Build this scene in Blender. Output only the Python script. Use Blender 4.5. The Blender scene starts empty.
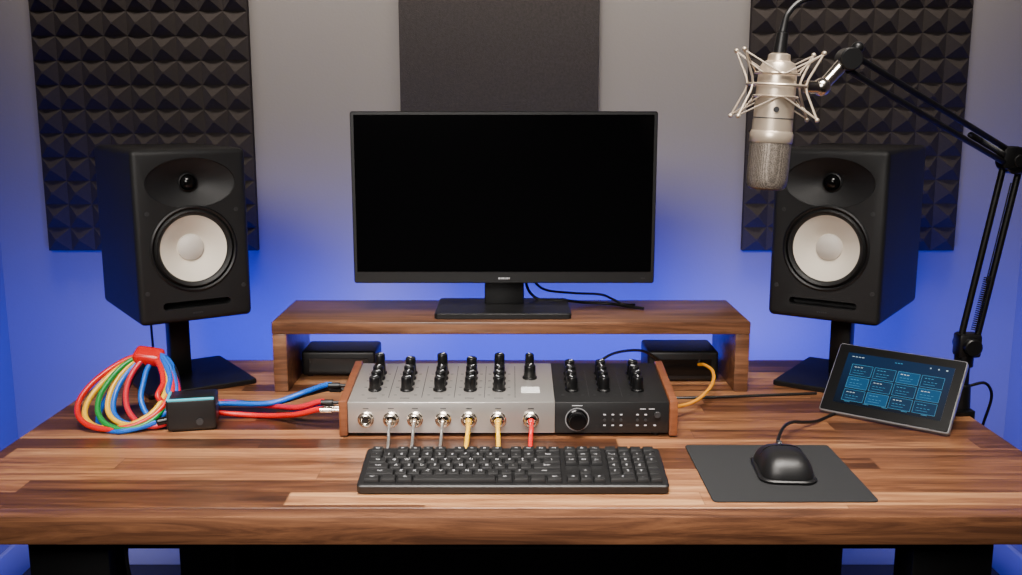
import bpy, bmesh, math, random
from mathutils import Vector, Matrix, Euler
random.seed(4)
scene = bpy.context.scene
COL = scene.collection
R = math.radians

def lin(c):
    o = []
    for v in c:
        v = v/255.0
        o.append(v/12.92 if v <= 0.04045 else ((v+0.055)/1.055)**2.4)
    return (o[0], o[1], o[2], 1.0)

# ------------------------------------------------------------------ materials
def M(name, rgb, rough=0.5, metal=0.0, bump=0.0, bscale=300.0, var=0.12, vscale=6.0,
      emis=None, estr=0.0, coat=0.0, spec=0.5):
    m = bpy.data.materials.new(name)
    m.use_nodes = True
    nt = m.node_tree
    N, L = nt.nodes, nt.links
    p = N['Principled BSDF']
    tc = N.new('ShaderNodeTexCoord')
    no = N.new('ShaderNodeTexNoise')
    no.inputs['Scale'].default_value = vscale
    no.inputs['Detail'].default_value = 4
    L.new(tc.outputs['Object'], no.inputs['Vector'])
    mx = N.new('ShaderNodeMix'); mx.data_type = 'RGBA'
    c = lin(rgb)
    mx.inputs[6].default_value = tuple(x*(1-var) for x in c[:3])+(1,)
    mx.inputs[7].default_value = tuple(min(1, x*(1+var)) for x in c[:3])+(1,)
    L.new(no.outputs['Fac'], mx.inputs[0])
    L.new(mx.outputs[2], p.inputs['Base Color'])
    p.inputs['Roughness'].default_value = rough
    p.inputs['Metallic'].default_value = metal
    p.inputs['Specular IOR Level'].default_value = spec
    if coat: 
        p.inputs['Coat Weight'].default_value = coat
        p.inputs['Coat Roughness'].default_value = 0.15
    if bump > 0:
        n2 = N.new('ShaderNodeTexNoise'); n2.inputs['Scale'].default_value = bscale
        n2.inputs['Detail'].default_value = 3
        L.new(tc.outputs['Object'], n2.inputs['Vector'])
        b = N.new('ShaderNodeBump'); b.inputs['Strength'].default_value = bump
        b.inputs['Distance'].default_value = 0.002
        L.new(n2.outputs['Fac'], b.inputs['Height'])
        L.new(b.outputs['Normal'], p.inputs['Normal'])
    if emis:
        p.inputs['Emission Color'].default_value = lin(emis)
        p.inputs['Emission Strength'].default_value = estr
    return m

def wood(name, ramp, row=0.046, seglen=0.62, rough=0.33, pw=0.7, gw=1.35, base=0.12, seamk=0.35, gs=34.0):
    m = bpy.data.materials.new(name); m.use_nodes = True
    nt = m.node_tree; N, L = nt.nodes, nt.links
    p = N['Principled BSDF']
    def math_(op, a, b=None):
        n = N.new('ShaderNodeMath'); n.operation = op
        for i, v in enumerate((a, b)):
            if v is None: continue
            if isinstance(v, (int, float)): n.inputs[i].default_value = v
            else: L.new(v, n.inputs[i])
        return n.outputs[0]
    tc = N.new('ShaderNodeTexCoord')
    sp = N.new('ShaderNodeSeparateXYZ'); L.new(tc.outputs['Object'], sp.inputs[0])
    x, y, z = sp.outputs
    yr = math_('DIVIDE', y, row)
    r = math_('FLOOR', yr)
    wn = N.new('ShaderNodeTexWhiteNoise'); wn.noise_dimensions = '1D'
    L.new(r, wn.inputs['W'])
    xs = math_('ADD', math_('DIVIDE', x, seglen), math_('MULTIPLY', wn.outputs['Value'], 13.0))
    s = math_('FLOOR', xs)
    cb = N.new('ShaderNodeCombineXYZ'); L.new(r, cb.inputs[0]); L.new(s, cb.inputs[1])
    w2 = N.new('ShaderNodeTexWhiteNoise'); w2.noise_dimensions = '3D'; L.new(cb.outputs[0], w2.inputs['Vector'])
    cg = N.new('ShaderNodeCombineXYZ')
    L.new(math_('MULTIPLY', x, 2.0), cg.inputs[0])
    L.new(math_('ADD', math_('MULTIPLY', y, gs), math_('MULTIPLY', w2.outputs['Value'], 31.0)), cg.inputs[1])
    L.new(math_('MULTIPLY', z, gs), cg.inputs[2])
    g = N.new('ShaderNodeTexNoise'); g.inputs['Scale'].default_value = 1.6
    g.inputs['Detail'].default_value = 9; g.inputs['Roughness'].default_value = 0.70
    g.inputs['Distortion'].default_value = 1.0
    L.new(cg.outputs[0], g.inputs['Vector'])
    tone = math_('ADD', math_('MULTIPLY', w2.outputs['Value'], pw), math_('MULTIPLY', math_('SUBTRACT', g.outputs['Fac'], 0.5), gw))
    tone = math_('ADD', tone, base)
    cr = N.new('ShaderNodeValToRGB'); L.new(tone, cr.inputs[0])
    els = cr.color_ramp.elements
    els[0].position = ramp[0][0]; els[0].color = lin(ramp[0][1])
    els[1].position = ramp[-1][0]; els[1].color = lin(ramp[-1][1])
    for pos, c in ramp[1:-1]:
        e = els.new(pos); e.color = lin(c)
    fy = math_('FRACT', yr); fx = math_('FRACT', xs)
    seam = math_('MAXIMUM', math_('LESS_THAN', fy, 0.025), math_('LESS_THAN', fx, 0.003))
    mx = N.new('ShaderNodeMix'); mx.data_type = 'RGBA'
    L.new(math_('MULTIPLY', seam, seamk), mx.inputs[0])
    L.new(cr.outputs[0], mx.inputs[6]); mx.inputs[7].default_value = lin((34, 20, 14))
    L.new(mx.outputs[2], p.inputs['Base Color'])
    p.inputs['Roughness'].default_value = rough
    b = N.new('ShaderNodeBump'); b.inputs['Strength'].default_value = 0.12; b.inputs['Distance'].default_value = 0.001
    L.new(g.outputs['Fac'], b.inputs['Height']); L.new(b.outputs['Normal'], p.inputs['Normal'])
    return m

WR = [(0.0, (46, 26, 16)), (0.3, (88, 54, 34)), (0.55, (134, 88, 58)), (0.78, (172, 120, 80)), (1.0, (204, 154, 108))]
m_wood = wood('walnut_butcher_block', WR, row=0.048, seglen=0.6, pw=0.70, gw=1.6, base=0.13, gs=30, rough=0.33)
m_edge = wood('walnut_edge_plank', [(0.0, (48, 28, 18)), (0.35, (84, 52, 34)), (0.65, (118, 77, 51)), (1.0, (150, 104, 71))], row=0.5, seglen=5.0, pw=0.0, gw=1.9, base=0.45, seamk=0, gs=30, rough=0.45)
m_wood2 = wood('walnut_riser', [(0.0, (50, 30, 20)), (0.4, (94, 61, 42)), (0.7, (128, 87, 61)), (1.0, (162, 118, 86))], row=0.9, seglen=5.0, pw=0.0, gw=1.9, base=0.47, seamk=0, gs=30)
m_cheek = wood('walnut_cheek', [(0.0, (62, 32, 18)), (0.5, (106, 58, 34)), (1.0, (136, 82, 52))], row=0.5, seglen=3.0, seamk=0)
m_wall = M('wall_paint', (172, 166, 161), 0.85, bump=0.15, bscale=180, var=0.03, vscale=3)
m_walld = M('front_wall_dark_low_bounce', (60, 58, 58), 0.9, var=0.03)  # unseen front wall, dark tone chosen to cut bounced light
m_ceil = M('ceiling_dark_low_bounce', (70, 68, 68), 0.9, var=0.02)  # unseen ceiling kept dark so it bounces less light
m_floor = M('floor_carpet', (44, 42, 46), 0.95, bump=0.6, bscale=400, var=0.2, vscale=80)
m_base = M('baseboard_paint', (190, 190, 195), 0.45, var=0.03)
m_foam = M('acoustic_foam', (78, 72, 69), 0.95, bump=0.7, bscale=500, var=0.15, vscale=120, spec=0.1)
m_felt = M('felt_panel', (88, 83, 81), 0.95, bump=0.9, bscale=350, var=0.3, vscale=160, spec=0.1)
m_blk = M('black_plastic', (20, 20, 21), 0.42, bump=0.12, bscale=600)
m_blkm = M('matte_black_vinyl', (25, 25, 26), 0.5, bump=0.3, bscale=700, spec=0.4)
m_blks = M('satin_black_metal', (18, 18, 19), 0.38, metal=0.2)
m_gloss = M('gloss_black', (10, 10, 11), 0.15, spec=0.4)
m_bez = M('tablet_bezel_black', (12, 12, 13), 0.3, spec=0.3)
m_screen = M('dark_screen_glass', (5, 5, 6), 0.12, var=0.05, spec=0.3)
m_rub = M('black_rubber', (15, 15, 15), 0.55)
m_knob = M('knob_plastic', (11, 11, 12), 0.3)
m_key = M('keycap_plastic', (24, 24, 25), 0.5, bump=0.05)
m_leg = M('key_legend_white', (200, 200, 205), 0.6, var=0.02)
m_cone = M('speaker_cone_offwhite', (232, 222, 206), 0.7, bump=0.1, var=0.04)
m_cap = M('dust_cap', (210, 203, 194), 0.5, var=0.03)
m_grey = M('dark_grey_trim', (66, 66, 68), 0.4, metal=0.5)
def brushed():
    m = M('brushed_aluminium', (208, 203, 198), 0.32, metal=0.8, var=0.06)
    nt = m.node_tree; N, L = nt.nodes, nt.links
    p = N['Principled BSDF']
    tc = N.new('ShaderNodeTexCoord'); mp = N.new('ShaderNodeMapping')
    mp.inputs['Scale'].default_value = (6, 900, 900)
    L.new(tc.outputs['Object'], mp.inputs['Vector'])
    n = N.new('ShaderNodeTexNoise'); n.inputs['Scale'].default_value = 1.0; n.inputs['Detail'].default_value = 4
    L.new(mp.outputs[0], n.inputs['Vector'])
    b = N.new('ShaderNodeBump'); b.inputs['Strength'].default_value = 0.18; b.inputs['Distance'].default_value = 0.001
    L.new(n.outputs['Fac'], b.inputs['Height']); L.new(b.outputs['Normal'], p.inputs['Normal'])
    return m
m_silver = brushed()
m_rim = M('tablet_rim_silver', (150, 150, 154), 0.35, metal=0.4, var=0.04)
m_chrome = M('chrome', (238, 228, 214), 0.2, metal=1.0, var=0.03)
m_nick = M('satin_nickel', (216, 198, 176), 0.32, metal=0.7, var=0.03)
def mesh_mat():
    m = M('microphone_grille_mesh', (150, 142, 134), 0.4, metal=0.6, var=0.05)
    nt = m.node_tree; N, L = nt.nodes, nt.links
    p = N['Principled BSDF']
    tc = N.new('ShaderNodeTexCoord')
    v = N.new('ShaderNodeTexVoronoi'); v.inputs['Scale'].default_value = 620
    v.inputs['Randomness'].default_value = 0.35
    L.new(tc.outputs['Object'], v.inputs['Vector'])
    cr = N.new('ShaderNodeValToRGB'); cr.color_ramp.elements[0].position = 0.25; cr.color_ramp.elements[1].position = 0.62
    cr.color_ramp.elements[0].color = lin((40, 37, 35)); cr.color_ramp.elements[1].color = lin((156, 145, 134))
    L.new(v.outputs['Distance'], cr.inputs[0]); L.new(cr.outputs[0], p.inputs['Base Color'])
    return m
m_mesh = mesh_mat()
m_pad = M('mousepad_cloth', (32, 33, 35), 0.85, bump=0.4, bscale=900, var=0.08, vscale=200)
def tab_mat():
    m = M('tablet_screen', (4, 10, 18), 0.3, emis=(5, 22, 38), estr=0.8, spec=0.2)
    nt = m.node_tree; N, L = nt.nodes, nt.links
    p = N['Principled BSDF']
    tc = N.new('ShaderNodeTexCoord'); sp = N.new('ShaderNodeSeparateXYZ')
    L.new(tc.outputs['Generated'], sp.inputs[0])
    cr = N.new('ShaderNodeValToRGB')
    cr.color_ramp.elements[0].color = lin((2, 12, 30)); cr.color_ramp.elements[1].color = lin((6, 42, 80))
    cr.color_ramp.elements[1].position = 0.85
    L.new(sp.outputs[2], cr.inputs[0]); L.new(cr.outputs[0], p.inputs['Emission Color'])
    return m
m_tabs = tab_mat()
m_ui = M('screen_interface_cyan', (40, 90, 115), 0.6, emis=(74, 146, 186), estr=0.65, spec=0.1)
m_uid = M('screen_interface_blue', (5, 20, 32), 0.6, emis=(7, 44, 78), estr=0.9, spec=0.1)
m_uib = M('screen_interface_bright_blue', (8, 40, 62), 0.6, emis=(12, 66, 108), estr=0.9, spec=0.1)
m_uiw = M('screen_interface_white', (150, 160, 165), 0.6, emis=(180, 208, 220), estr=0.65, spec=0.1)
m_cy = M('cyan_accent', (40, 170, 190), 0.4, emis=(40, 180, 205), estr=0.5)
m_red = M('red_cable', (212, 12, 16), 0.3)
m_yel = M('yellow_cable', (240, 184, 12), 0.32)
m_org = M('orange_cable', (236, 156, 26), 0.32)
m_grn = M('green_cable', (14, 136, 56), 0.3)
m_blu = M('blue_cable', (6, 96, 210), 0.3)
m_pnk = M('crimson_cable', (204, 20, 44), 0.3)
m_gryc = M('grey_cable', (150, 148, 146), 0.3, metal=0.6)
m_bc = M('black_cable', (14, 14, 15), 0.4)
m_led = M('led_strip_blue', (20, 40, 255), 0.5, emis=(5, 15, 255), estr=6.0)
m_wlab = M('white_label', (225, 225, 222), 0.5)
m_ela = M('elastic_band', (176, 160, 142), 0.6)

# ------------------------------------------------------------------ builder
def catmull(pts, n=10, closed=False):
    P = [Vector(p) for p in pts]
    out = []
    L = len(P)
    rng = L if closed else L-1
    for i in range(rng):
        if closed:
            p0, p1, p2, p3 = P[(i-1) % L], P[i], P[(i+1) % L], P[(i+2) % L]
        else:
            p0, p1, p2, p3 = P[max(i-1, 0)], P[i], P[i+1], P[min(i+2, L-1)]
        for k in range(n):
            t = k/n
            out.append(0.5*((2*p1)+(-p0+p2)*t+(2*p0-5*p1+4*p2-p3)*t*t+(-p0+3*p1-3*p2+p3)*t*t*t))
    if not closed: out.append(P[-1])
    return out

class B:
    def __init__(s):
        s.bm = bmesh.new()
    def _add(s, tb, mat, mi):
        if mat is not None: bmesh.ops.transform(tb, matrix=mat, verts=tb.verts)
        for f in tb.faces: f.material_index = mi
        me = bpy.data.meshes.new('tmp'); tb.to_mesh(me); tb.free()
        s.bm.from_mesh(me); bpy.data.meshes.remove(me)
        return s
    def box(s, c, size, bev=0.0, seg=2, rot=None, mi=0):
        tb = bmesh.new(); bmesh.ops.create_cube(tb, size=1.0)
        bmesh.ops.scale(tb, vec=Vector(size), verts=tb.verts)
        if bev > 0:
            bmesh.ops.bevel(tb, geom=list(tb.edges), offset=bev, segments=seg, profile=0.5, affect='EDGES')
        mt = Matrix.Translation(Vector(c))
        if rot is not None: mt = mt @ rot
        return s._add(tb, mt, mi)
    def rbox(s, c, size, rad, seg=5, bev=0.001, axis='Z', rot=None, mi=0):
        tb = bmesh.new()
        dims = {'Z': (0, 1, 2), 'Y': (0, 2, 1), 'X': (1, 2, 0)}[axis]
        a, b_, t = size[dims[0]]/2, size[dims[1]]/2, size[dims[2]]
        pts = []
        for cx, cy, a0 in ((a-rad, b_-rad, 0), (-a+rad, b_-rad, 90), (-a+rad, -b_+rad, 180), (a-rad, -b_+rad, 270)):
            for k in range(seg+1):
                an = R(a0+90*k/seg); pts.append((cx+rad*math.cos(an), cy+rad*math.sin(an)))
        def mk(u, v, w):
            o = [0, 0, 0]; o[dims[0]] = u; o[dims[1]] = v; o[dims[2]] = w; return o
        lay = [(-t/2, bev), (-t/2+bev, 0), (t/2-bev, 0), (t/2, bev)]
        rings = []
        for w, ins in lay:
            rings.append([tb.verts.new(mk(u*(1-ins/a), v*(1-ins/b_), w)) for u, v in pts])
        n = len(pts)
        for i in range(3):
            for k in range(n):
                tb.faces.new((rings[i][k], rings[i][(k+1) % n], rings[i+1][(k+1) % n], rings[i+1][k]))
        tb.faces.new(rings[0][::-1]); tb.faces.new(rings[3])
        bmesh.ops.recalc_face_normals(tb, faces=tb.faces)
        mt = Matrix.Translation(Vector(c))
        if rot is not None: mt = mt @ rot
        return s._add(tb, mt, mi)
    def lathe(s, prof, seg=32, mat=None, mi=0):
        tb = bmesh.new(); rings = []
        for r, z in prof:
            if r < 1e-6: rings.append([tb.verts.new((0, 0, z))])
            else: rings.append([tb.verts.new((r*math.cos(2*math.pi*k/seg), r*math.sin(2*math.pi*k/seg), z)) for k in range(seg)])
        for i in range(len(rings)-1):
            A, C = rings[i], rings[i+1]
            for k in range(seg):
                k2 = (k+1) % seg
                if len(A) == 1 and len(C) == 1: continue
                if len(A) == 1: tb.faces.new((A[0], C[k2], C[k]))
                elif len(C) == 1: tb.faces.new((A[k], A[k2], C[0]))
                else: tb.faces.new((A[k], A[k2], C[k2], C[k]))
        bmesh.ops.recalc_face_normals(tb, faces=tb.faces)
        return s._add(tb, mat, mi)
    def cyl(s, p0, p1, r0, r1=None, seg=20, mi=0, bev=0.0):
        p0, p1 = Vector(p0), Vector(p1); r1 = r0 if r1 is None else r1
        d = p1-p0; l = d.length
        mt = Matrix.Translation(p0) @ d.to_track_quat('Z', 'Y').to_matrix().to_4x4()
        pr = [(0, 0), (r0-bev, 0), (r0, bev), (r1, l-bev), (r1-bev, l), (0, l)] if bev > 0 else [(0, 0), (r0, 0), (r1, l), (0, l)]
        return s.lathe(pr, seg, mt, mi)
    def ball(s, c, r, mi=0, sc=(1, 1, 1)):
        tb = bmesh.new(); bmesh.ops.create_uvsphere(tb, u_segments=20, v_segments=12, radius=r)
        return s._add(tb, Matrix.Translation(Vector(c)) @ Matrix.Diagonal(Vector(sc)).to_4x4(), mi)
    def tube(s, pts, r, seg=10, n=10, closed=False, mi=0, smooth=True):
        P = catmull(pts, n, closed) if smooth else [Vector(p) for p in pts]
        tb = bmesh.new(); rings = []
        L = len(P)
        prev = None
        for i, p in enumerate(P):
            if closed: t = P[(i+1) % L]-P[i-1]
            else: t = P[min(i+1, L-1)]-P[max(i-1, 0)]
            if t.length < 1e-9: t = Vector((0, 0, 1))
            t.normalize()
            if prev is None:
                u = t.orthogonal().normalized()
            else:
                u = (prev-t*prev.dot(t)).normalized()
            prev = u; v = t.cross(u)
            rings.append([tb.verts.new(p+u*r*math.cos(2*math.pi*k/seg)+v*r*math.sin(2*math.pi*k/seg)) for k in range(seg)])
        m = L if closed else L-1
        for i in range(m):
            A, C = rings[i], rings[(i+1) % L]
            sh = 0
            if closed and i == L-1:
                best = 1e9
                for q in range(seg):
                    d = (A[0].co-C[q].co).length
                    if d < best: best, sh = d, q
            for k in range(seg):
                tb.faces.new((A[k], A[(k+1) % seg], C[(k+1+sh) % seg], C[(k+sh) % seg]))
        if not closed:
            tb.faces.new(rings[0][::-1]); tb.faces.new(rings[-1])
        bmesh.ops.recalc_face_normals(tb, faces=tb.faces)
        return s._add(tb, None, mi)
    def poly(s, prof, x0, x1, mi=0, bev=0.0):
        tb = bmesh.new()
        A = [tb.verts.new((x0, y, z)) for y, z in prof]; C = [tb.verts.new((x1, y, z)) for y, z in prof]
        n = len(prof)
        for k in range(n): tb.faces.new((A[k], A[(k+1) % n], C[(k+1) % n], C[k]))
        tb.faces.new(A[::-1]); tb.faces.new(C)
        bmesh.ops.recalc_face_normals(tb, faces=tb.faces)
        if bev > 0: bmesh.ops.bevel(tb, geom=list(tb.edges), offset=bev, segments=2, profile=0.5, affect='EDGES')
        return s._add(tb, None, mi)
    def text(s, txt, size, mat, mi=0, ext=0.0001):
        cu = bpy.data.curves.new('t', 'FONT'); cu.body = txt; cu.size = size
        cu.align_x = 'CENTER'; cu.align_y = 'CENTER'; cu.resolution_u = 1; cu.extrude = ext
        ob = bpy.data.objects.new('t', cu); COL.objects.link(ob)
        dg = bpy.context.evaluated_depsgraph_get(); dg.update()
        me = bpy.data.meshes.new_from_object(ob.evaluated_get(dg))
        tb = bmesh.new(); tb.from_mesh(me)
        bpy.data.objects.remove(ob); bpy.data.curves.remove(cu); bpy.data.meshes.remove(me)
        return s._add(tb, mat, mi)
    def done(s, name, mats, parent=None, local=False, label=None, cat=None, ang=35, kind=None, group=None, mw=None):
        me = bpy.data.meshes.new(name); s.bm.to_mesh(me); s.bm.free()
        if not isinstance(mats, (list, tuple)): mats = [mats]
        for m in mats: me.materials.append(m)
        me.shade_smooth(); me.set_sharp_from_angle(angle=R(ang))
        ob = bpy.data.objects.new(name, me); COL.objects.link(ob)
        if mw is not None: ob.matrix_world = mw
        if parent:
            ob.parent = parent
            if not local: ob.matrix_parent_inverse = parent.matrix_basis.inverted()
        if label: ob['label'] = label
        if cat: ob['category'] = cat
        if kind: ob['kind'] = kind
        if group: ob['group'] = group
        return ob

def root(name, label, cat, loc, rot=None, group=None):
    e = bpy.data.objects.new(name, None); e.empty_display_size = 0.05
    COL.objects.link(e)
    mt = Matrix.Translation(Vector(loc))
    if rot is not None: mt = mt @ rot
    e.matrix_basis = mt
    e['label'] = label; e['category'] = cat
    if group: e['group'] = group
    return e

def boolean(ob, cutter):
    md = ob.modifiers.new('b', 'BOOLEAN'); md.object = cutter; md.operation = 'DIFFERENCE'; md.solver = 'EXACT'
    dg = bpy.context.evaluated_depsgraph_get(); dg.update()
    me = bpy.data.meshes.new_from_object(ob.evaluated_get(dg))
    ob.modifiers.remove(md); ob.data = me
    bpy.data.objects.remove(cutter)
    me.shade_smooth(); me.set_sharp_from_angle(angle=R(30))

RX = lambda a: Matrix.Rotation(R(a), 4, 'X')
RY = lambda a: Matrix.Rotation(R(a), 4, 'Y')
RZ = lambda a: Matrix.Rotation(R(a), 4, 'Z')
T = lambda *v: Matrix.Translation(Vector(v))

# ------------------------------------------------------------------ room
YW = 2.72; XW = 1.40; YB = -1.6; ZC = 2.6
def struct(name, c, s, m):
    B().box(c, s).done(name, m, kind='structure')
struct('floor', (0, (YW+YB)/2, -0.05), (2*XW+0.2, YW-YB+0.2, 0.1), m_floor)
struct('ceiling', (0, (YW+YB)/2, ZC+0.05), (2*XW+0.2, YW-YB+0.2, 0.1), m_ceil)
struct('wall_back', (0, YW+0.05, ZC/2), (2*XW+0.2, 0.1, ZC), m_wall)
struct('wall_left', (-XW-0.05, (YW+YB)/2, ZC/2), (0.1, YW-YB, ZC), m_wall)
struct('wall_right', (XW+0.05, (YW+YB)/2, ZC/2), (0.1, YW-YB, ZC), m_wall)
struct('wall_front', (0, YB-0.05, ZC/2), (2*XW+0.2, 0.1, ZC), m_walld)
B().box((0, YW-0.008, 0.05), (2*XW, 0.016, 0.10), 0.003).done('baseboard_back', m_base, kind='structure')
B().box((-XW+0.008, (YW+YB)/2, 0.05), (0.016, YW-YB-0.04, 0.10), 0.003).done('baseboard_left', m_base, kind='structure')
B().box((XW-0.008, (YW+YB)/2, 0.05), (0.016, YW-YB-0.04, 0.10), 0.003).done('baseboard_right', m_base, kind='structure')

# ------------------------------------------------------------------ acoustic panels
def foam(x0, x1, z0, cols, rows, label):
    cw = (x1-x0)/cols
    b = bmesh.new()
    yb, yf, ya = YW, YW-0.022, YW-0.045
    grid = {}
    for i in range(cols+1):
        for j in range(rows+1):
            grid[i, j] = b.verts.new((x0+i*cw, yf, z0+j*cw))
    for i in range(cols):
        for j in range(rows):
            cx, cz = x0+(i+.5)*cw, z0+(j+.5)*cw
            q = cw*0.05
            top = [b.verts.new((cx+dx*q, ya, cz+dz*q)) for dx, dz in ((-1, -1), (1, -1), (1, 1), (-1, 1))]
            bs = [grid[i, j], grid[i+1, j], grid[i+1, j+1], grid[i, j+1]]
            for k in range(4): b.faces.new((bs[k], bs[(k+1) % 4], top[(k+1) % 4], top[k]))
            b.faces.new(top)
    o = B(); o.bm = b
    bmesh.ops.recalc_face_normals(b, faces=b.faces)
    o.box(((x0+x1)/2, (yb+yf)/2, z0+rows*cw/2), (x1-x0, yb-yf-0.0002, rows*cw))
    return o.done('acoustic_foam_panel', m_foam, label=label, cat='acoustic panel', ang=20, group='pyramid foam panels on the wall')
foam(-1.258, -0.690, 0.920, 9, 14, 'charcoal pyramid acoustic foam panel on the grey wall')
foam(0.630, 1.206, 0.920, 9, 14, 'charcoal pyramid acoustic foam panel on the grey wall')
B().box((-0.031, YW-0.02, 1.55), (0.522, 0.04, 0.60), 0.004).done('felt_acoustic_panel', m_felt, label='flat dark grey felt acoustic panel above the monitor', cat='acoustic panel')

# ------------------------------------------------------------------ desk
DZ = 0.75
desk = root('desk', 'walnut butcher-block desk on black metal frame', 'desk', (0, 1.73, 0))
B().box((0, 1.7505, DZ-0.0205), (1.68, 0.833, 0.041), 0.0004, 1).done('desktop', m_wood, desk)
B().box((0, 1.318, DZ-0.0205), (1.68, 0.0320, 0.041), 0.0014, 2).done('front_edge', m_edge, desk, label='walnut front edge plank')
for sx in (-1, 1):
    for yy in (1.42, 2.05):
        B().box((sx*0.655, yy, 0.3545), (0.12, 0.07, 0.709), 0.004).done('leg', m_blks, desk)
    B().box((sx*0.655, 1.735, 0.05), (0.05, 0.56, 0.05), 0.003).done('foot_rail', m_blks, desk)
    B().box((sx*0.6, 2.23, 0.645), (0.03, 0.24, 0.012), 0.001).box((sx*0.6, 2.12, 0.675), (0.03, 0.012, 0.068), 0.001).done('led_bracket', m_blks, desk)
B().box((0, 1.42, 0.684), (1.19, 0.05, 0.05), 0.003).done('front_rail', m_blks, desk)
B().box((0, 2.05, 0.47), (1.19, 0.02, 0.48), 0.003).done('modesty_panel', m_blkm, desk)
B().box((0, 2.338, 0.652), (1.70, 0.010, 0.012), 0.001).done('led_strip', m_led, desk, label='glowing blue LED strip')

# ------------------------------------------------------------------ riser
rz = 0.892
riser = root('desk_shelf_riser', 'walnut monitor riser shelf standing on the desk', 'shelf', (0, 2.03, DZ))
B().box((0, 2.027, rz-0.0125), (0.940, 0.226, 0.025), 0.0025).done('shelf_board', m_wood2, riser)
for sx in (-1, 1):
    B().box((sx*0.4555, 2.027, (DZ+rz-0.025)/2+0.0003), (0.028, 0.224, rz-0.025-DZ-0.0002), 0.002).done('side_panel', m_wood2, riser)

# ------------------------------------------------------------------ monitor
mon = root('computer_monitor', 'black widescreen monitor with dark screen on the riser shelf', 'monitor', (-0.013, 2.03, rz))
cx = -0.014
B().rbox((cx, 2.0, 1.127), (0.605, 0.022, 0.342), 0.005, 4, 0.0015, 'Y').done('bezel', m_blk, mon)
B().box((cx, 2.027, 1.12), (0.40, 0.036, 0.22), 0.014, 3).done('rear_housing', m_blk, mon)
B().box((cx, 1.9885, 1.1355), (0.591, 0.0016, 0.312), 0.0004, 1).done('screen', m_screen, mon, label='dark glossy switched-off screen')
b = B()
for i, w in enumerate((.003, .002, .003, .002, .003, .002)):
    b.box((cx-0.010+i*0.0040, 1.9886, 0.966), (w*0.9, 0.0006, 0.0034))
b.done('logo', m_leg, mon, label='small white logo lettering')
B().box((cx+0.28, 1.989, 0.966), (0.008, 0.001, 0.002)).done('power_button', m_grey, mon)
B().box((cx, 2.052, 0.98), (0.082, 0.022, 0.165), 0.003).done('stand_neck', m_blk, mon)
B().rbox((cx-0.002, 2.018, rz+0.0062), (0.272, 0.165, 0.012), 0.008, 5, 0.002, 'Z').done('stand_base', m_blk, mon)

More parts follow.
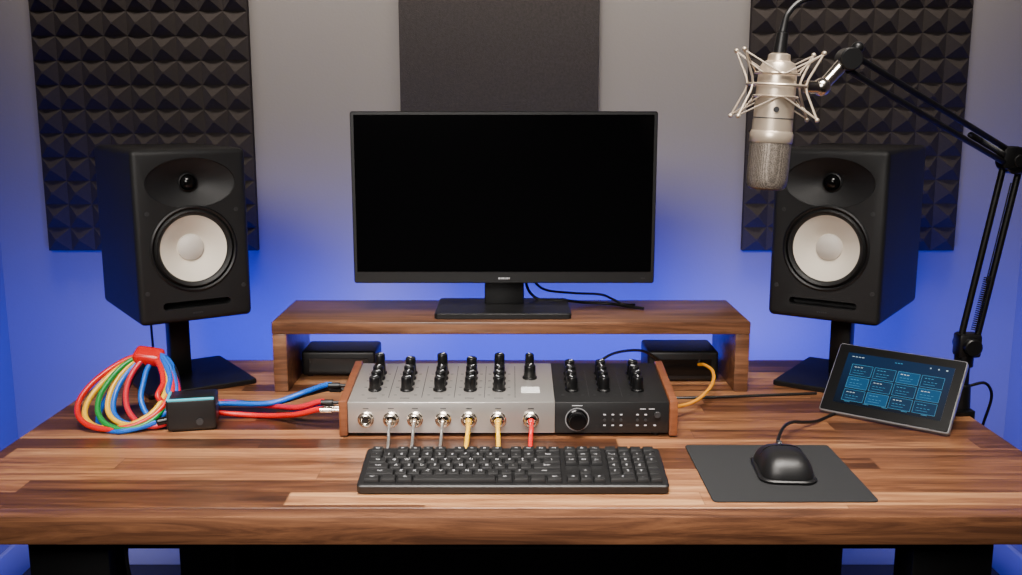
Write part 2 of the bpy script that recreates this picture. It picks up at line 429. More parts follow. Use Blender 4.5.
# ------------------------------------------------------------------ speakers
def speaker(cxy, ang, zb, label, slabel):
    W, D, H = 0.216, 0.305, 0.330
    st = root('speaker_stand', slabel, 'speaker stand', (cxy[0], cxy[1], DZ), RZ(ang), group='desktop speaker stands')
    B().rbox((0.01, -0.015, 0.0055), (0.215, 0.235, 0.010), 0.006, 4, 0.0015).done('base_plate', m_blks, st, True)
    B().box((0, 0.0, 0.075), (0.042, 0.03, 0.131), 0.003).done('post', m_blks, st, True)
    B().rbox((0, 0, zb-DZ-0.0065), (0.15, 0.17, 0.008), 0.006, 4, 0.001).done('top_plate', m_blks, st, True)
    sp = root('studio_monitor_speaker', label, 'speaker', (cxy[0], cxy[1], zb-0.002), RZ(ang), group='pair of studio monitor speakers')
    body = B().box((0, 0, H/2), (W, D, H), 0.011, 4).done('cabinet', [m_blkm], sp, True)
    F = -D/2
    FM = lambda x, z, y=F: T(x, y, z) @ RX(90)
    wz, tz = 0.141, 0.270
    def cut(bld):
        c = bld.done('cut', [m_blkm], sp, True)
        boolean(body, c)
    K = 1.07
    cut(B().lathe([(0, -0.045), (0.060*K, -0.045), (0.0775*K, -0.004), (0.0775*K, 0.02), (0, 0.02)], 56, FM(0, wz)))
    cut(B().lathe([(0, -0.024), (0.013, -0.024), (0.021, -0.0190), (0.031, -0.0125), (0.041, -0.0065), (0.0485, -0.0020), (0.0500, 0.0010), (0.0500, 0.02), (0, 0.02)], 72, FM(0, tz-0.004) @ Matrix.Diagonal((1.72, 0.96, 1, 1))))
    cut(B().rbox((0, F, 0.034), (0.130, 0.05, 0.014), 0.0067, 5, 0.0005, 'Y'))
    wf = B().lathe([(0.0772*K, -0.004), (0.0772*K, 0.0015), (0.0745*K, 0.0028), (0.0715*K, 0.0012), (0.0715*K, -0.004), (0.0772*K, -0.004)], 64, FM(0, wz), 1)
    wf.lathe([(0.0716*K, -0.003), (0.0700*K, 0.0), (0.0665*K, 0.0035), (0.0625*K, 0.0015), (0.0595*K, -0.003), (0.059*K, -0.006), (0.0716*K, -0.006)], 64, FM(0, wz), 0)
    wf.done('woofer_surround', [m_rub, m_blks], sp, True)
    B().lathe([(0.0600*K, -0.003), (0.050, -0.010), (0.036, -0.020), (0.024, -0.027), (0.018, -0.030), (0.06, -0.014)], 64, FM(0, wz), 0).done('woofer_cone', m_cone, sp, True, label='off-white woofer cone')
    B().lathe([(0.0262, -0.0265), (0.0245, -0.0215), (0.0175, -0.0165), (0.008, -0.0140), (0, -0.0135)], 40, FM(0, wz), 0).done('dust_cap', m_cap, sp, True, label='pale grey domed dust cap')
    b = B().lathe([(0.0150, -0.0245), (0.0140, -0.0165), (0.0105, -0.0115), (0.0055, -0.0088), (0, -0.0080)], 32, FM(0, tz-0.004), 0)
    b.lathe([(0.0182, -0.0230), (0.0182, -0.0185), (0.0158, -0.0178), (0.0150, -0.0230)], 40, FM(0, tz-0.004), 1)
    b.done('tweeter', [m_gloss, m_blks], sp, True, label='black dome tweeter')
    for x, z in ((-0.084, 0.212), (0.084, 0.212), (-0.092, 0.062), (0.092, 0.062)):
        B().cyl((x, F+0.001, z), (x, F-0.0012, z), 0.0042, seg=16).cyl((x, F-0.0005, z), (x, F-0.0016, z), 0.0022, seg=12).done('mounting_screw', m_grey, sp, True)
    b = B()
    for i in range(5): b.box((-0.008+i*0.004, F-0.0003, 0.0165), (0.0025, 0.0006, 0.003))
    b.done('logo', m_grey, sp, True)
    B().box((0, D/2+0.001, 0.16), (0.15, 0.006, 0.24), 0.002).done('rear_panel', m_blk, sp, True)
speaker((-0.690, 2.020), 34, 0.901, 'black studio monitor speaker with off-white woofer on a stand', 'black metal speaker stand on the desk beside coiled cables')
speaker((0.686, 2.020), -34, 0.901, 'black studio monitor speaker with off-white woofer behind the tablet', 'black metal speaker stand on the desk behind the tablet')

# ------------------------------------------------------------------ black boxes under the riser
def blackbox(c, s, label, ang=0):
    r = root('power_adapter_box', label, 'adapter box', (c[0], c[1], DZ), RZ(ang), group='small black boxes under the riser')
    B().box((0, 0, s[2]/2+0.003), s, 0.006, 3).done('housing', m_blk, r, True)
    B().box((0, -s[1]/2-0.0004, s[2]*0.5), (s[0]*0.8, 0.0012, s[2]*0.55), 0.0005, 1).done('front_panel', m_gloss, r, True)
    for x in (-1, 1):
        for y in (-1, 1): B().cyl((x*s[0]*.4, y*s[1]*.36, 0.0), (x*s[0]*.4, y*s[1]*.36, 0.005), 0.006).done('rubber_foot', m_rub, r, True)
blackbox((-0.360, 2.075), (0.155, 0.10, 0.052), 'black box under the riser beside the side panel', 0)
blackbox((0.352, 2.04), (0.145, 0.11, 0.062), 'black box under the riser with cables plugged in', 0)

# ------------------------------------------------------------------ mixer
mix = root('audio_mixer', 'silver and black audio mixer with wooden ends and black knobs', 'audio mixer', (-0.004, 1.734, DZ))
y0, y1, zf, zk, zb_ = 1.641, 1.827, 0.812, 0.832, 0.757
prof = [(y0, zb_), (y0, zf), (y1, zk), (y1, zb_)]
B().poly(prof, -0.279, 0.075, bev=0.0015).done('silver_housing', m_silver, mix, label='brushed silver mixer section')
B().poly(prof, 0.0752, 0.270, bev=0.0015).done('black_housing', m_blk, mix, label='black mixer section')
pc = [(y0-0.004, zb_-0.004), (y0-0.004, zf+0.003), (y1+0.003, zk+0.004), (y1+0.003, zb_-0.004)]
B().poly(pc, -0.2935, -0.2792, bev=0.002).done('end_cheek', m_cheek, mix, label='brown wooden end cheek')
B().poly(pc, 0.2702, 0.2845, bev=0.002).done('end_cheek', m_cheek, mix, label='brown wooden end cheek')
for x in (-.26, .25):
    for y in (1.66, 1.81): B().cyl((x, y, DZ), (x, y, DZ+0.008), 0.008).done('rubber_foot', m_rub, mix)
sl = math.atan2(zk-zf, y1-y0)
def ztop(y): return zf+(y-y0)*math.tan(sl)
def knob(x, y, r, h, cap=None):
    mt = T(x, y, ztop(y)-0.0003) @ Matrix.Rotation(sl, 4, 'X')
    b = B().lathe([(0, 0), (r*1.22, 0), (r*1.22, 0.0025), (r*1.02, 0.004), (r*0.98, h*0.5), (r*0.95, h-0.0015), (r*0.85, h), (0, h)], 20, mt, 0)
    a = random.uniform(-60, 60)
    b.box((0, 0, 0), (0.0018, r*0.9, 0.0006), mi=1, rot=mt @ RZ(a) @ T(0, r*0.33, h+0.0002))
    b.done('knob', [m_knob, m_leg], mix)
for ci, x in enumerate((-0.239, -0.183, -0.125, -0.0715, -0.0210)):
    for k, y in enumerate((1.696, 1.722, 1.748, 1.775)):
        knob(x, y, 0.0098, 0.025 if k < 3 else (0.038 if ci % 2 == 0 else 0.031))
knob(0.034, 1.752, 0.0108, 0.025)
knob(0.034, 1.785, 0.0085, 0.034)
for x in (0.107, 0.163, 0.222):
    for k, y in enumerate((1.696, 1.722, 1.748, 1.775)):
        knob(x, y, 0.0098, 0.025)
def topbox(b, x, y, sx, sy, mi=0, h=0.0006):
    b.box((x, y, ztop(y)+h/2-0.0001), (sx, sy, h), rot=Matrix.Rotation(sl, 4, 'X'), mi=mi)
b = B(); topbox(b, 0.034, 1.695, 0.032, 0.026); b.done('label_plate', m_wlab, mix, label='white label plate')
b = B()
for x in (0.107, 0.163, 0.222):
    for y in (1.672, 1.737): 
        for q in (-1, 1): topbox(b, x+q*0.0175, y, 0.005, 0.0010)
for x in (0.135, 0.192): topbox(b, x, 1.735, 0.0006, 0.14)
b.done('panel_markings', m_grey, mix)
b = B()
for x in (-0.239, -0.183, -0.125, -0.0715, -0.0210):
    for y in (1.672, 1.707, 1.737, 1.77):
        for q in (-1, 1): topbox(b, x+q*0.0175, y, 0.005, 0.0010)
    topbox(b, x, 1.658, 0.016, 0.0014)
for x in (-0.211, -0.154, -0.098, -0.046, 0.007): topbox(b, x, 1.735, 0.0009, 0.15)
b.done('panel_markings', m_grey, mix)
JZ = 0.7815
jx = (-0.248, -0.205, -0.164, -0.116, -0.072, -0.022, 0.034)
for x in jx:
    mt = T(x, y0-0.0002, JZ) @ RX(90)
    b = B().lathe([(0, 0), (0.0138, 0), (0.0138, 0.003), (0.0118, 0.0045), (0.0108, 0.0085), (0.0082, 0.0095), (0.0070, 0.0065), (0.0055, 0.0055), (0, 0.0055)], 28, mt, 0)
    b.lathe([(0, 0.0056), (0.0052, 0.0056), (0.0052, 0.0062), (0, 0.0062)], 20, mt, 1)
    b.done('jack_socket', [m_chrome, m_gloss], mix)
    B().box((x, y0-0.0003, JZ+0.0195), (0.010, 0.0008, 0.0012)).done('jack_marking', m_grey, mix)
mt = T(0.113, y0-0.0002, JZ) @ RX(90)
B().lathe([(0, 0), (0.0175, 0), (0.0175, 0.002), (0.0155, 0.003), (0.0145, 0.016), (0.0130, 0.018), (0, 0.018)], 36, mt, 0).lathe(
    [(0.0205, 0), (0.0205, 0.0012), (0.0190, 0.0012), (0.0190, 0)], 36, mt, 1).done('volume_knob', [m_gloss, m_rim], mix, label='large glossy black volume knob with bright ring')
b = B()
for x, z in ((0.160, 0.790), (0.174, 0.790), (0.188, 0.790), (0.216, 0.790), (0.230, 0.790), (0.160, 0.771), (0.174, 0.771), (0.188, 0.771), (0.216, 0.771), (0.230, 0.771), (0.246, 0.771)):
    b.box((x, y0-0.0004, z), (0.0042, 0.001, 0.0018))
for x in (0.225, 0.240): b.box((x, y0-0.0004, 0.800), (0.010, 0.0006, 0.0010))
b.box((0.113, y0-0.0004, 0.806), (0.018, 0.0006, 0.001))
b.done('front_markings', m_leg, mix)
for x in (0.160, 0.174, 0.188, 0.216, 0.230):
    B().cyl((x, y0, 0.7805), (x, y0-0.003, 0.7805), 0.0024, seg=10).done('push_button', m_grey, mix)
B().cyl((0.250, y0, 0.790), (0.250, y0-0.004, 0.790), 0.0055, seg=20, bev=0.0006).done('push_button', m_grey, mix)

def patch(x, m, col, dx):
    r = root('patch_cable', '%s patch cable plugged into the mixer front' % col, 'cable', (x, y0-0.01, DZ), group='patch cables on the mixer')
    B().cyl((x, y0-0.009, JZ), (x, y0-0.022, JZ-0.001), 0.0056, 0.0046, bev=0.0006).done('plug', m_chrome if col == 'grey' else m, r)
    B().tube([(x, y0-0.018, JZ-0.001), (x, y0-0.034, JZ-0.006), (x+dx*0.3, y0-0.046, JZ-0.017), (x+dx*0.6, y0-0.07, DZ+0.0045), (x+dx, y0-0.12, DZ+0.0038), (x+dx*1.3, y0-0.155, DZ+0.0036)], 0.0038 if col != 'grey' else 0.0025).done('cord', m, r)
patch(jx[1], m_gryc, 'grey', 0.003); patch(jx[2], m_gryc, 'grey', 0.0); patch(jx[3], m_gryc, 'grey', -0.002)
patch(jx[4], m_yel, 'yellow', -0.004); patch(jx[5], m_yel, 'yellow', 0.002); patch(jx[6], m_red, 'red', -0.004)

# ------------------------------------------------------------------ keyboard
kb = root('keyboard', 'black full-size computer keyboard in front of the mixer', 'keyboard', (0.003, 1.382, DZ+0.0008), RX(7.5))
KW, KD, KH = 0.457, 0.121, 0.014
B().rbox((0, KD/2, KH/2), (KW, KD, KH), 0.006, 4, 0.002).done('body', m_blk, kb, True)
for sx in (-1, 1): B().box((sx*0.18, KD-0.012, -0.0065), (0.03, 0.008, 0.0145), 0.001).done('rear_foot', m_rub, kb, True)
u = 0.01955; rp = 0.0176; xl = -22.5*u/2; yt = KD-0.007
rows = []
rows.append((0, [('Esc', 1), (None, 1), ('F1', 1), ('F2', 1), ('F3', 1), ('F4', 1), (None, .5), ('F5', 1), ('F6', 1), ('F7', 1), ('F8', 1), (None, .5), ('F9', 1), ('F10', 1), ('F11', 1), ('F12', 1), (None, .25), ('Prt', 1), ('Scr', 1), ('Pau', 1), (None, .25), ('', 1), ('', 1), ('', 1), ('', 1)]))
rows.append((1.15, [(c, 1) for c in '`1234567890-='] + [('Back', 2), (None, .25), ('Ins', 1), ('Hm', 1), ('Up', 1), (None, .25), ('Num', 1), ('/', 1), ('*', 1), ('-', 1)]))
rows.append((2.15, [('Tab', 1.5)] + [(c, 1) for c in 'QWERTYUIOP[]'] + [('\\', 1.5), (None, .25), ('Del', 1), ('End', 1), ('Dn', 1), (None, .25), ('7', 1), ('8', 1), ('9', 1), ('+', 1)]))
rows.append((3.15, [('Caps', 1.75)] + [(c, 1) for c in "ASDFGHJKL;'"] + [('Enter', 2.25), (None, 3.5), ('4', 1), ('5', 1), ('6', 1), ('', 1)]))
rows.append((4.15, [('Shift', 2.25)] + [(c, 1) for c in 'ZXCVBNM,./'] + [('Shift', 2.75), (None, 1.25), ('^', 1), (None, 1.25), ('1', 1), ('2', 1), ('3', 1), ('', 1)]))
rows.append((5.15, [('Ctrl', 1.25), ('', 1.25), ('Alt', 1.25), ('', 6.25), ('Alt', 1.25), ('', 1.25), ('', 1.25), ('Ctrl', 1.25), (None, .25), ('<', 1), ('v', 1), ('>', 1), (None, .25), ('0', 2), ('.', 1), ('', 1)]))
nk = 0
extra = B()
for ry, ks in rows[::-1]:
    x = xl
    for t, w in ks:
        if t is None: x += w*u; continue
        cxk = x+w*u/2; cyk = yt-(ry+0.5)*rp+0.001
        ww, dd, hh = w*u*0.5-0.0007, rp*0.5-0.0006, 0.0065
        tgt = B() if nk < 100 else extra
        tb = bmesh.new()
        lo = [tb.verts.new((cxk+a*ww, cyk+c*dd, KH-0.0004)) for a, c in ((-1, -1), (1, -1), (1, 1), (-1, 1))]
        hi = [tb.verts.new((cxk+a*(ww-0.0016), cyk+c*(dd-0.0014)+0.0003, KH+hh)) for a, c in ((-1, -1), (1, -1), (1, 1), (-1, 1))]
        tb.faces.new(lo[::-1]); tb.faces.new(hi)
        for k in range(4): tb.faces.new((lo[k], lo[(k+1) % 4], hi[(k+1) % 4], hi[k]))
        bmesh.ops.bevel(tb, geom=list(tb.edges), offset=0.0006, segments=2, profile=0.5, affect='EDGES')
        tgt._add(tb, None, 0)
        if t:
            tgt.text(t, 0.0076 if len(t) == 1 else 0.0046, T(cxk, cyk+0.0012, KH+hh+0.0002), 1)
        if nk < 100: tgt.done('key', [m_key, m_leg], kb, True)
        nk += 1
        x += w*u
if nk > 100: extra.done('keys', [m_key, m_leg], kb, True, kind='stuff')
else: extra.bm.free()

# ------------------------------------------------------------------ mouse pad + mouse
B().rbox((0.4085, 1.4725, DZ+0.0017), (0.238, 0.240, 0.003), 0.007, 5, 0.0006).done('mouse_pad', m_pad, label='square dark grey cloth mouse pad on the desk', cat='mouse pad')
ms = root('computer_mouse', 'black wired computer mouse on the mouse pad', 'mouse', (0.420, 1.470, DZ+0.0035), RZ(-4))
SX, SY, ZS, OFF = 0.0400, 0.0570, 0.0330, 0.006
EX = 3.6
def top_z(fx, fy):
    rn = min(0.999, (abs(fx)**EX+abs(fy)**EX)**(1/EX))
    return OFF+(1-rn**3.4)**(1/1.8)*ZS*(1-0.14*fy-0.08*fy*fy)
def mouse_shell():
    tb = bmesh.new()
    NR, NA = 22, 72
    rings = []
    c = tb.verts.new((0, 0, top_z(0, 0)))
    for i in range(1, NR+1):
        rr = math.sin(i/NR*math.pi/2)
        ring = []
        for k in range(NA):
            a = 2*math.pi*k/NA
            kk = 1.0/((abs(math.cos(a))**EX+abs(math.sin(a))**EX)**(1/EX))
            fx, fy = math.cos(a)*kk*rr, math.sin(a)*kk*rr
            wst = 1.0-0.05*math.cos(fy*math.pi)
            ring.append(tb.verts.new((fx*SX*wst, fy*SY, top_z(fx, fy))))
        rings.append(ring)
    for k in range(NA): tb.faces.new((c, rings[0][k], rings[0][(k+1) % NA]))
    for i in range(NR-1):
        for k in range(NA):
            tb.faces.new((rings[i][k], rings[i+1][k], rings[i+1][(k+1) % NA], rings[i][(k+1) % NA]))
    low = [tb.verts.new((v.co.x*0.98, v.co.y*0.98, 0.0012)) for v in rings[-1]]
    for k in range(NA): tb.faces.new((rings[-1][k], low[k], low[(k+1) % NA], rings[-1][(k+1) % NA]))
    tb.faces.new(low)
    bmesh.ops.recalc_face_normals(tb, faces=tb.faces)
    return tb
b = B(); b._add(mouse_shell(), None, 0)
b.done('body', m_blk, ms, True, ang=50)
B().rbox((0, -0.001, 0.0034), (0.086, 0.118, 0.0050), 0.022, 12, 0.0018).done('flared_base', m_blk, ms, True)
B().cyl((-0.0035, 0.036, 0.0290), (0.0035, 0.036, 0.0290), 0.0080, seg=24, bev=0.001).done('scroll_wheel', m_grey, ms, True)
seam = [(0, fy*SY, top_z(0, fy)+0.0002) for fy in (0.16, 0.3, 0.45, 0.6, 0.75, 0.88)]
B().tube(seam, 0.0008, 6).done('button_seam', m_gloss, ms, True)
seam = [(fx*SX*0.955, 0.14*SY, top_z(fx, 0.14)+0.0002) for fx in (-0.9, -0.7, -0.4, 0, 0.4, 0.7, 0.9)]
B().tube(seam, 0.0008, 6).done('button_seam', m_gloss, ms, True)
zz = DZ+0.003
B().tube([(0.4235, 1.523, DZ+0.016), (0.431, 1.545, DZ+0.026), (0.444, 1.575, DZ+0.032), (0.462, 1.610, DZ+0.032), (0.486, 1.650, DZ+0.024), (0.512, 1.682, DZ+0.013), (0.545, 1.715, DZ+0.004), (0.580, 1.750, zz), (0.62, 1.79, zz)], 0.0028, 8).done('cable', m_bc, ms)

# ------------------------------------------------------------------ tablet
TR = RZ(-38.8) @ RX(-41)
tloc = (0.6570, 1.7060, DZ+0.0082)
tab = root('tablet_controller', 'black touchscreen tablet with blue control interface propped up', 'tablet', tloc, TR)
TW, TH = 0.229, 0.143
B().rbox((0, 0.0065, TH/2), (TW, 0.0115, TH), 0.005, 6, 0.0015, 'Y').done('casing', m_rim, tab, True, label='thin silver rim and back')
b = B().rbox((0, 0.0006, TH/2), (TW-0.0040, 0.0018, TH-0.0040), 0.004, 6, 0.0005, 'Y').done('bezel', m_bez, tab, True, label='black front bezel')
SW, SH = 0.190, 0.105; sc = TH/2+0.001
B().box((0.002, -0.0005, sc), (SW, 0.0006, SH)).done('screen', m_tabs, tab, True, label='lit dark blue touchscreen')
b = B(); Y = -0.0011
def r_(x, z, w, h, mi): b.box((x+0.002, Y, sc+z), (w, 0.0005, h), mi=mi)
def fr(x, z, w, h, mi, t=0.0005):
    r_(x, z+h/2, w, t, mi); r_(x, z-h/2, w, t, mi); r_(x-w/2, z, t, h, mi); r_(x+w/2, z, t, h, mi)
def tile(x, z, w, h, mi):
    b.box((x+0.002, -0.0009, sc+z), (w, 0.0003, h), mi=mi); fr(x, z, w, h, 0)
for i in range(4):
    for j in range(3):
        xx = -0.062+i*0.0420; z2 = 0.018-j*0.0262
        tile(xx, z2, 0.038, 0.0225, 3 if (i*2+j) % 3 == 1 else 2)
        for q in range(3): r_(xx-0.012+q*0.0056, z2+0.006, 0.0038, 0.0010, 1 if (i+j) % 2 == 0 else 0)
        for q in range(4): r_(xx-0.012+q*0.0062, z2-0.001, 0.0040, 0.0007, 0)
        r_(xx-0.004, z2-0.006, 0.020, 0.0005, 0)
for i in range(4): r_(-0.084+i*0.006, 0.045, 0.0042, 0.0010, 1)
for i in range(3): r_(-0.006+i*0.005, 0.045, 0.0034, 0.0012, 0)
r_(0.055, 0.045, 0.002, 0.002, 1); r_(0.069, 0.045, 0.002, 0.002, 1); r_(0.083, 0.045, 0.003, 0.002, 1)
for i in range(5): r_(-0.07+i*0.034, -0.0475, 0.010, 0.0008, 0)
b.done('screen_interface', [m_ui, m_uiw, m_uid, m_uib], tab, True, label='cyan grid of interface boxes and status marks')
tm = T(*tloc) @ TR
pa = tm @ Vector((0, 0.0135, 0.10)); 
pb = Vector((pa.x, pa.y, DZ+0.003)) + Vector((0.627, 0.78, 0))*0.055
side = Vector((0.78, -0.627, 0))
P0, P1, P2, P3 = pa-side*0.035, pb-side*0.045, pb+side*0.045, pa+side*0.035
B().tube([P0, P1, P2, P3], 0.003, 10, smooth=False).done('prop_stand', m_blks, tab)

# ------------------------------------------------------------------ boom arm
bx, by = 0.830, 1.78
arm = root('microphone_boom_arm', 'black jointed microphone boom arm clamped to the desk edge', 'microphone arm', (bx, by, DZ))
B().box((bx-0.014, by, DZ+0.005), (0.055, 0.05, 0.009), 0.002).box((bx+0.0155, by, DZ-0.028), (0.007, 0.045, 0.075), 0.001).box((bx-0.010, by, DZ-0.066), (0.052, 0.045, 0.008), 0.001).cyl((bx-0.012, by, DZ-0.062), (bx-0.012, by, DZ-0.042), 0.012).done('desk_clamp', m_blks, arm)
B().cyl((bx, by, DZ+0.008), (bx, by, DZ+0.055), 0.018, 0.016, bev=0.002).cyl((bx, by, DZ+0.05), (bx, by, 0.858), 0.012).cyl((bx, by, 0.838), (bx, by, 0.862), 0.017, bev=0.002).done('post', m_blks, arm)
S0 = Vector((bx+0.004, by, 0.879)); E = Vector((0.888, 1.78, 1.214)); H0 = Vector((0.486, 1.475, 1.372))
B().box(S0, (0.042, 0.034, 0.044), 0.006).cyl(S0+Vector((0, -0.030, 0)), S0+Vector((0, 0.028, 0)), 0.016, bev=0.002).done('base_joint', m_blks, arm)
d1 = (E-S0).normalized(); n1 = Vector((d1.z, 0, -d1.x))*0.0145
for sg in (-1, 1): B().cyl(S0+n1*sg, E+n1*sg, 0.0060, seg=14).done('lower_arm_bar', m_blks, arm)
d2 = (H0-E).normalized(); n2 = (Vector((0, 0, 1))-d2*d2.z).normalized()*0.0120
for sg in (-1, 1): B().cyl(E+d2*0.01+n2*sg, H0-d2*0.005+n2*sg, 0.0050, seg=14).done('upper_arm_bar', m_blks, arm)
def spring(P, Q, r, turns, w=0.0011):
    d = Q-P; a = d.normalized().orthogonal().normalized(); c = d.normalized().cross(a)
    pts = [P+d*(i/(turns*10))+a*r*math.cos(i*math.pi/5)+c*r*math.sin(i*math.pi/5) for i in range(turns*10+1)]
    return B().tube(pts, w, 5, smooth=False)
spring(S0+d1*0.03+Vector((0, -0.012, 0)), S0+d1*0.13+Vector((0, -0.012, 0)), 0.0050, 26).done('tension_spring', m_blks, arm)
B().cyl(S0+d1*0.12+Vector((0, -0.012, 0)), S0+d1*0.3+Vector((0, -0.012, 0)), 0.0012).done('tension_rod', m_blks, arm)
spring(E+d2*0.04, E+d2*0.16, 0.0045, 28).done('tension_spring', m_blks, arm)
B().cyl(E+Vector((0, -0.02, 0)), E+Vector((0, 0.02, 0)), 0.024, seg=28, bev=0.003).cyl(E+Vector((0, -0.028, 0)), E+Vector((0, -0.019, 0)), 0.011, bev=0.001).box(E+d2*0.018, (0.03, 0.03, 0.04), 0.005).done('elbow_joint', m_blks, arm)
B().cyl(H0+Vector((0, -0.016, 0.003)), H0+Vector((0, 0.016, 0.003)), 0.0165, seg=24, bev=0.002).ball(H0+Vector((0.012, 0, 0.019)), 0.009).done('head_joint', m_blks, arm)
B().tube([(bx+0.012, by, 0.800), (bx+0.045, by+0.005, 0.805), (bx+0.062, by+0.01, 0.780), (bx+0.058, by+0.02, 0.73), (bx+0.05, by+0.05, 0.64), (bx+0.03, by+0.10, 0.55)], 0.0028).done('cable', m_bc, arm)

# ------------------------------------------------------------------ microphone + shock mount
AX = RY(3.2)
mb = Vector((0.3690, 1.45, 1.190))
mic = root('condenser_microphone', 'satin nickel condenser microphone hanging upside down in a shock mount', 'microphone', mb, AX)
B().lathe([(0, 0), (0.022, 0.0005), (0.0262, 0.0030), (0.0282, 0.0080), (0.0290, 0.015), (0.0294, 0.030), (0.0294, 0.072), (0, 0.072)], 40, None, 0).done('grille', m_mesh, mic, True, label='metal mesh microphone grille')
B().lathe([(0.0295, 0.067), (0.0306, 0.069), (0.0306, 0.080), (0.0288, 0.084)], 40).done('grille_frame', m_nick, mic, True)
B().lathe([(0, 0.081), (0.0285, 0.081), (0.0284, 0.086), (0.0280, 0.10), (0.0275, 0.150), (0.0264, 0.170), (0.022, 0.179), (0.016, 0.182), (0.0155, 0.190), (0.012, 0.192), (0, 0.192)], 40).done('body', m_nick, mic, True)
B().lathe([(0.0281, 0.101), (0.0284, 0.1012), (0.0284, 0.1022), (0.0281, 0.1025)], 40).cyl((-0.004, -0.0265, 0.114), (-0.004, -0.0290, 0.114), 0.004).done('trim_ring', m_grey, mic, True)

sm = root('microphone_shock_mount', 'silver spider shock mount with elastic bands around the microphone', 'shock mount', mb, AX)
zc = 0.148
ring = lambda r, z: [(r*math.cos(a*math.pi/12), r*math.sin(a*math.pi/12), z) for a in range(24)]
for zz_ in (0.016, -0.016):
    B().tube(ring(0.0306, zc+zz_), 0.0018, 8, 3, True).done('inner_ring', m_nick, sm, True)
b = B(); b.tube(ring(0.0410, zc), 0.0019, 8, 3, True)
angs = (24, 156, 204, 336)
for a in angs:
    ca, sa = math.cos(R(a)), math.sin(R(a))
    for s in (-1, 1):
        b.tube([(0.0410*ca, 0.0410*sa, zc), (0.0435*ca, 0.0435*sa, zc+s*0.010), (0.060*ca, 0.060*sa, zc+s*0.044)], 0.0018, 8, smooth=False)
        b.ball((0.061*ca, 0.061*sa, zc+s*0.046), 0.0034)
b.done('outer_frame', m_nick, sm, True)
for i, a in enumerate(angs):
    for s in (-1, 1):
        p = Vector((0.059*math.cos(R(a)), 0.059*math.sin(R(a)), zc+s*0.044))
        qs = [Vector((0.032*math.cos(R(a+da)), 0.032*math.sin(R(a+da)), zc+s*0.016)) for da in (-60, 60)]
        B().tube([qs[0], p, qs[1]], 0.0012, 8, smooth=False).done('elastic_band', m_ela, sm, True)
c0 = T(*mb) @ AX @ Vector((0.040, 0, zc)); 
B().cyl(c0, c0+Vector((0.022, 0.006, -0.001)), 0.0090, bev=0.001).ball(c0+Vector((0.027, 0.008, 0.0)), 0.0130).cyl(c0+Vector((0.027, 0.008, 0)), H0+Vector((-0.008, 0, -0.004)), 0.0085, 0.010).done('swivel_bracket', m_chrome, sm)

mt_ = T(*mb) @ AX
tp = mt_ @ Vector((0, 0, 0.191))
mcab = root('microphone_cable', 'black cable with connector leaving the microphone top', 'cable', tp)
B().cyl(tp, tp+Vector((0.003, 0, 0.030)), 0.0095, 0.008, bev=0.001).cyl(tp+Vector((0.003, 0, 0.030)), tp+Vector((0.006, 0.001, 0.046)), 0.0062, 0.0048).done('connector', m_blks, mcab)
B().tube([tp+Vector((0.005, 0, 0.040)), tp+Vector((0.010, 0.002, 0.056)), tp+Vector((0.028, 0.006, 0.073)), tp+Vector((0.062, 0.012, 0.085)), tp+Vector((0.11, 0.03, 0.130)), (0.66, 1.56, 1.58), (0.84, 1.66, 1.57), (1.00, 1.76, 1.47), (1.06, 1.80, 1.22), (1.09, 1.84, 0.9), (1.14, 1.95, 0.5), (1.16, 2.0, 0.15), (1.12, 2.05, 0.01), (1.05, 2.15, 0.005)], 0.0042, 10).done('cord', m_bc, mcab)

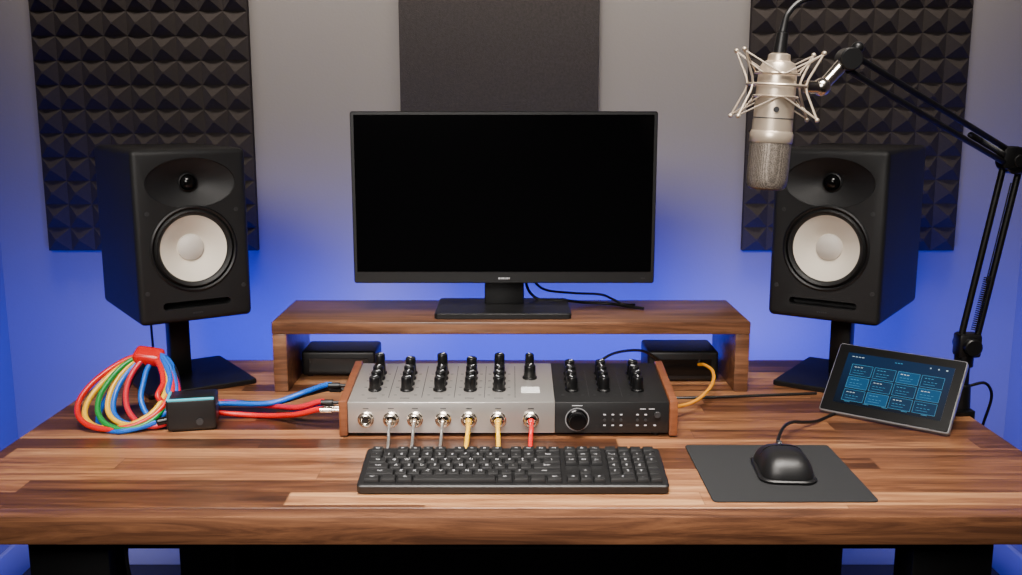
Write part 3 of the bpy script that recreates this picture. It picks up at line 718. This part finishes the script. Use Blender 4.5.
# ------------------------------------------------------------------ coiled cables
TP = Vector((-0.660, 1.785, 0.855)); e1 = Vector((1, 0, 0))
specs = [('red', m_red, .158, .078, (-0.296, 1.680, 0.786), -0.024),
         ('yellow', m_yel, .156, .069, None, -0.024),
         ('green', m_grn, .158, .060, None, -0.010),
         ('yellow', m_yel, .140, .056, None, -0.006),
         ('blue', m_blu, .140, .056, (-0.296, 1.765, 0.806), 0.002),
         ('crimson', m_pnk, .146, .048, (-0.296, 1.692, 0.796), 0.022),
         ('black', m_bc, .128, .048, (-0.296, 1.778, 0.795), 0.004),
         ('blue', m_blu, .122, .034, (-0.296, 1.703, 0.784), 0.018)]
for i, (cn, m, ln, aa, end, lean) in enumerate(specs):
    pts = []
    drop = TP.z-(DZ+0.006)
    dy = math.sqrt(max(ln*ln-drop*drop, 0.0001))
    dn = Vector((0, -dy/ln, -drop/ln))
    turns = 14
    tot = turns + (5 if end else 1)
    for k in range(tot):
        th = R(360*k/turns)
        tr = k/turns
        v = (1-math.cos(th))/2
        wid = aa*math.sin(th)*(0.74+0.42*v)
        if k >= turns: wid *= 0.86
        p = TP+dn*(ln*v)+e1*(-0.012+0.004*i+wid+lean*v)
        p += Vector((random.uniform(-.001, .001), -0.006*tr, 0.004*tr+0.005*math.sin(i*2.1)*math.sin(th)))
        p.z = max(p.z, DZ+0.0060)
        pts.append(p)
    cr = 0.0050
    r0 = root('audio_cable', '%s audio cable coiled with others beside the mixer' % cn, 'cable', pts[0], group='coloured audio cables in the coil')
    if end:
        ev = Vector(end); lz = DZ+0.006+0.004*(i % 3)
        up = 0.012 if ev.y > 1.74 else 0.0
        oy = 0.011*(i-4)
        pts += [Vector((-0.575, 1.762+0.5*oy, lz+0.012)), Vector((-0.52, 1.775+oy*0.7, lz+0.004+up*0.4)), Vector((-0.44, 1.768+oy*0.6, lz+up)), Vector((-0.38, ev.y+0.022, (lz+ev.z)/2+up*0.4)), Vector((-0.338, ev.y+0.004, ev.z)), Vector((-0.325, ev.y, ev.z))]
        B().cyl((-0.334, ev.y, ev.z), (-0.3125, ev.y, ev.z), 0.0056, bev=0.0008).cyl((-0.3125, ev.y, ev.z), (-0.2938, ev.y, ev.z), 0.0032).done('plug', m_chrome if i in (0, 7) else m_blks, r0)
    B().tube(pts, cr, 12, 6).done('cord', m, r0)
B().box(TP+Vector((-0.004, -0.004, 0.002)), (0.052, 0.036, 0.024), 0.008, 3, rot=RX(20) @ RY(10)).box(TP+Vector((0.022, -0.008, -0.004)), (0.03, 0.022, 0.006), 0.002, 2, rot=RY(24)).done('cable_tie', m_red, label='red hook-and-loop strap around the coiled cables', cat='cable tie')
dev = root('small_audio_interface', 'small black device with a cyan edge beside the coiled cables', 'audio device', (-0.562, 1.700, DZ), RZ(12))
B().box((0, 0, 0.0305), (0.084, 0.064, 0.056), 0.005, 3).done('housing', m_blk, dev, True)
B().box((0, -0.0290, 0.0575), (0.078, 0.006, 0.0040), 0.001, 1).box((-0.0390, 0, 0.0575), (0.005, 0.056, 0.0040), 0.001, 1).done('top_trim', m_cy, dev, True, label='cyan trim strip')
B().cyl((-0.040, -0.01, 0.018), (-0.060, -0.012, 0.015), 0.007, bev=0.001).done('connector', m_gloss, dev, True)
B().cyl((0.014, -0.031, 0.018), (0.014, -0.036, 0.018), 0.006).done('socket', m_grey, dev, True)
B().rbox((0, 0, 0.0015), (0.07, 0.054, 0.003), 0.004).done('rubber_foot', m_rub, dev, True)
B().tube([(-0.620, 1.676, DZ+0.015), (-0.645, 1.664, DZ+0.009), (-0.680, 1.655, DZ+0.005), (-0.720, 1.68, DZ+0.006), (-0.740, 1.735, DZ+0.02), (-0.720, 1.775, DZ+0.065), (-0.684, 1.785, DZ+0.097), (-0.666, 1.783, DZ+0.105)], 0.0046).done('audio_cable', m_blu, label='blue cable plugged into the small black device', cat='cable')

# ------------------------------------------------------------------ loose cables
def loose(pts, r, m, label):
    B().tube(pts, r).done('audio_cable' if m is m_org else 'power_cable', m, label=label, cat='cable')
loose([(0.285, 1.735, 0.780), (0.310, 1.75, 0.772), (0.350, 1.79, 0.774), (0.385, 1.85, 0.785), (0.398, 1.91, 0.793), (0.392, 1.96, 0.793), (0.384, 1.984, 0.788)], 0.0034, m_org, 'orange cable from the mixer side to the black box')
loose([(0.16, 1.829, 0.80), (0.16, 1.86, 0.815), (0.20, 1.90, 0.832), (0.26, 1.94, 0.828), (0.30, 1.97, 0.80), (0.305, 1.984, 0.79)], 0.0027, m_bc, 'black cable from the mixer back to the box')
loose([(0.12, 1.829, 0.79), (0.13, 1.86, 0.77), (0.22, 1.87, DZ+0.003), (0.35, 1.865, DZ+0.003), (0.48, 1.88, DZ+0.003), (0.60, 1.895, DZ+0.003)], 0.0028, m_bc, 'long black cable lying across the desk behind the mixer')
loose([(0.03, 2.05, 0.975), (0.035, 2.075, 0.93), (0.06, 2.08, 0.905), (0.11, 2.07, 0.905), (0.16, 2.085, 0.897), (0.21, 2.08, 0.8955), (0.245, 2.05, 0.8955), (0.275, 2.03, 0.8955)], 0.0030, m_bc, 'black cable lying on the riser behind the monitor')
loose([(0.04, 2.05, 0.96), (0.07, 2.09, 0.925), (0.13, 2.10, 0.915), (0.19, 2.10, 0.912), (0.215, 2.085, 0.905), (0.235, 2.07, 0.897), (0.262, 2.075, 0.8945)], 0.0026, m_bc, 'thin black cable looping on the riser behind the monitor')
loose([(-0.36, 2.128, 0.78), (-0.37, 2.18, 0.77), (-0.42, 2.19, 0.70), (-0.45, 2.2, 0.55)], 0.0025, m_bc, 'black power cable dropping behind the desk')
loose([(-0.76, 2.13, 0.96), (-0.80, 2.18, 0.93), (-0.81, 2.20, 0.80), (-0.80, 2.20, 0.55)], 0.0028, m_bc, 'black speaker cable dropping behind the desk')
loose([(-0.56, 1.385, 0.706), (-0.565, 1.375, 0.66), (-0.56, 1.38, 0.6), (-0.54, 1.39, 0.5), (-0.52, 1.40, 0.35)], 0.0028, m_bc, 'black cable hanging under the desk')

# ------------------------------------------------------------------ lights
def area(name, loc, target, sx, sy, power, col, spread=180):
    l = bpy.data.lights.new(name, 'AREA'); l.shape = 'RECTANGLE'; l.size = sx; l.size_y = sy
    l.energy = power; l.color = col; l.spread = R(spread)
    o = bpy.data.objects.new(name, l); COL.objects.link(o)
    o.location = loc
    d = Vector(target)-Vector(loc)
    o.rotation_euler = d.to_track_quat('-Z', 'Y').to_euler()
    return o
BL = (0.002, 0.022, 1.0)
area('ceiling_light', (0, 0.75, 2.5), (0, 1.45, 0.75), 1.5, 0.5, 17, (1, 0.93, 0.85), 55)
area('added_front_fill', (-0.5, -0.4, 2.0), (0, 1.75, 0.90), 0.9, 0.6, 7, (1, 0.94, 0.88), 62)  # added fill for speaker and monitor fronts, not a known lamp
area('added_wall_wash', (0, 2.25, 2.57), (0, 2.72, 2.0), 2.5, 0.2, 13.5, (1, 0.90, 0.80), 72)  # added lamp that keeps the upper wall neutral, no known fixture
area('led_back', (0, 2.35, 0.655), (0, 2.72, 0.68), 1.70, 0.012, 8, BL, 115)
area('led_under', (0, 2.19, 0.68), (0, 2.5, 0.0), 1.64, 0.03, 5, BL)
area('led_side', (-0.80, 2.05, 0.69), (-1.4, 2.45, 0.62), 0.4, 0.03, 6, BL, 125)
area('led_side', (0.80, 2.05, 0.69), (1.4, 2.45, 0.62), 0.4, 0.03, 6, BL, 125)
w = bpy.data.worlds.new('world'); scene.world = w; w.use_nodes = True
w.node_tree.nodes['Background'].inputs[0].default_value = (0.5, 0.5, 0.6, 1)
w.node_tree.nodes['Background'].inputs[1].default_value = 0.15

# ------------------------------------------------------------------ camera
cam = bpy.data.cameras.new('camera'); co = bpy.data.objects.new('camera', cam); COL.objects.link(co)
co.location = (0, 0, 1.31); co.rotation_euler = (R(90-10.34), 0, 0)
cam.sensor_width = 36; cam.lens = 36*1000/1022; cam.clip_start = 0.02
scene.camera = co
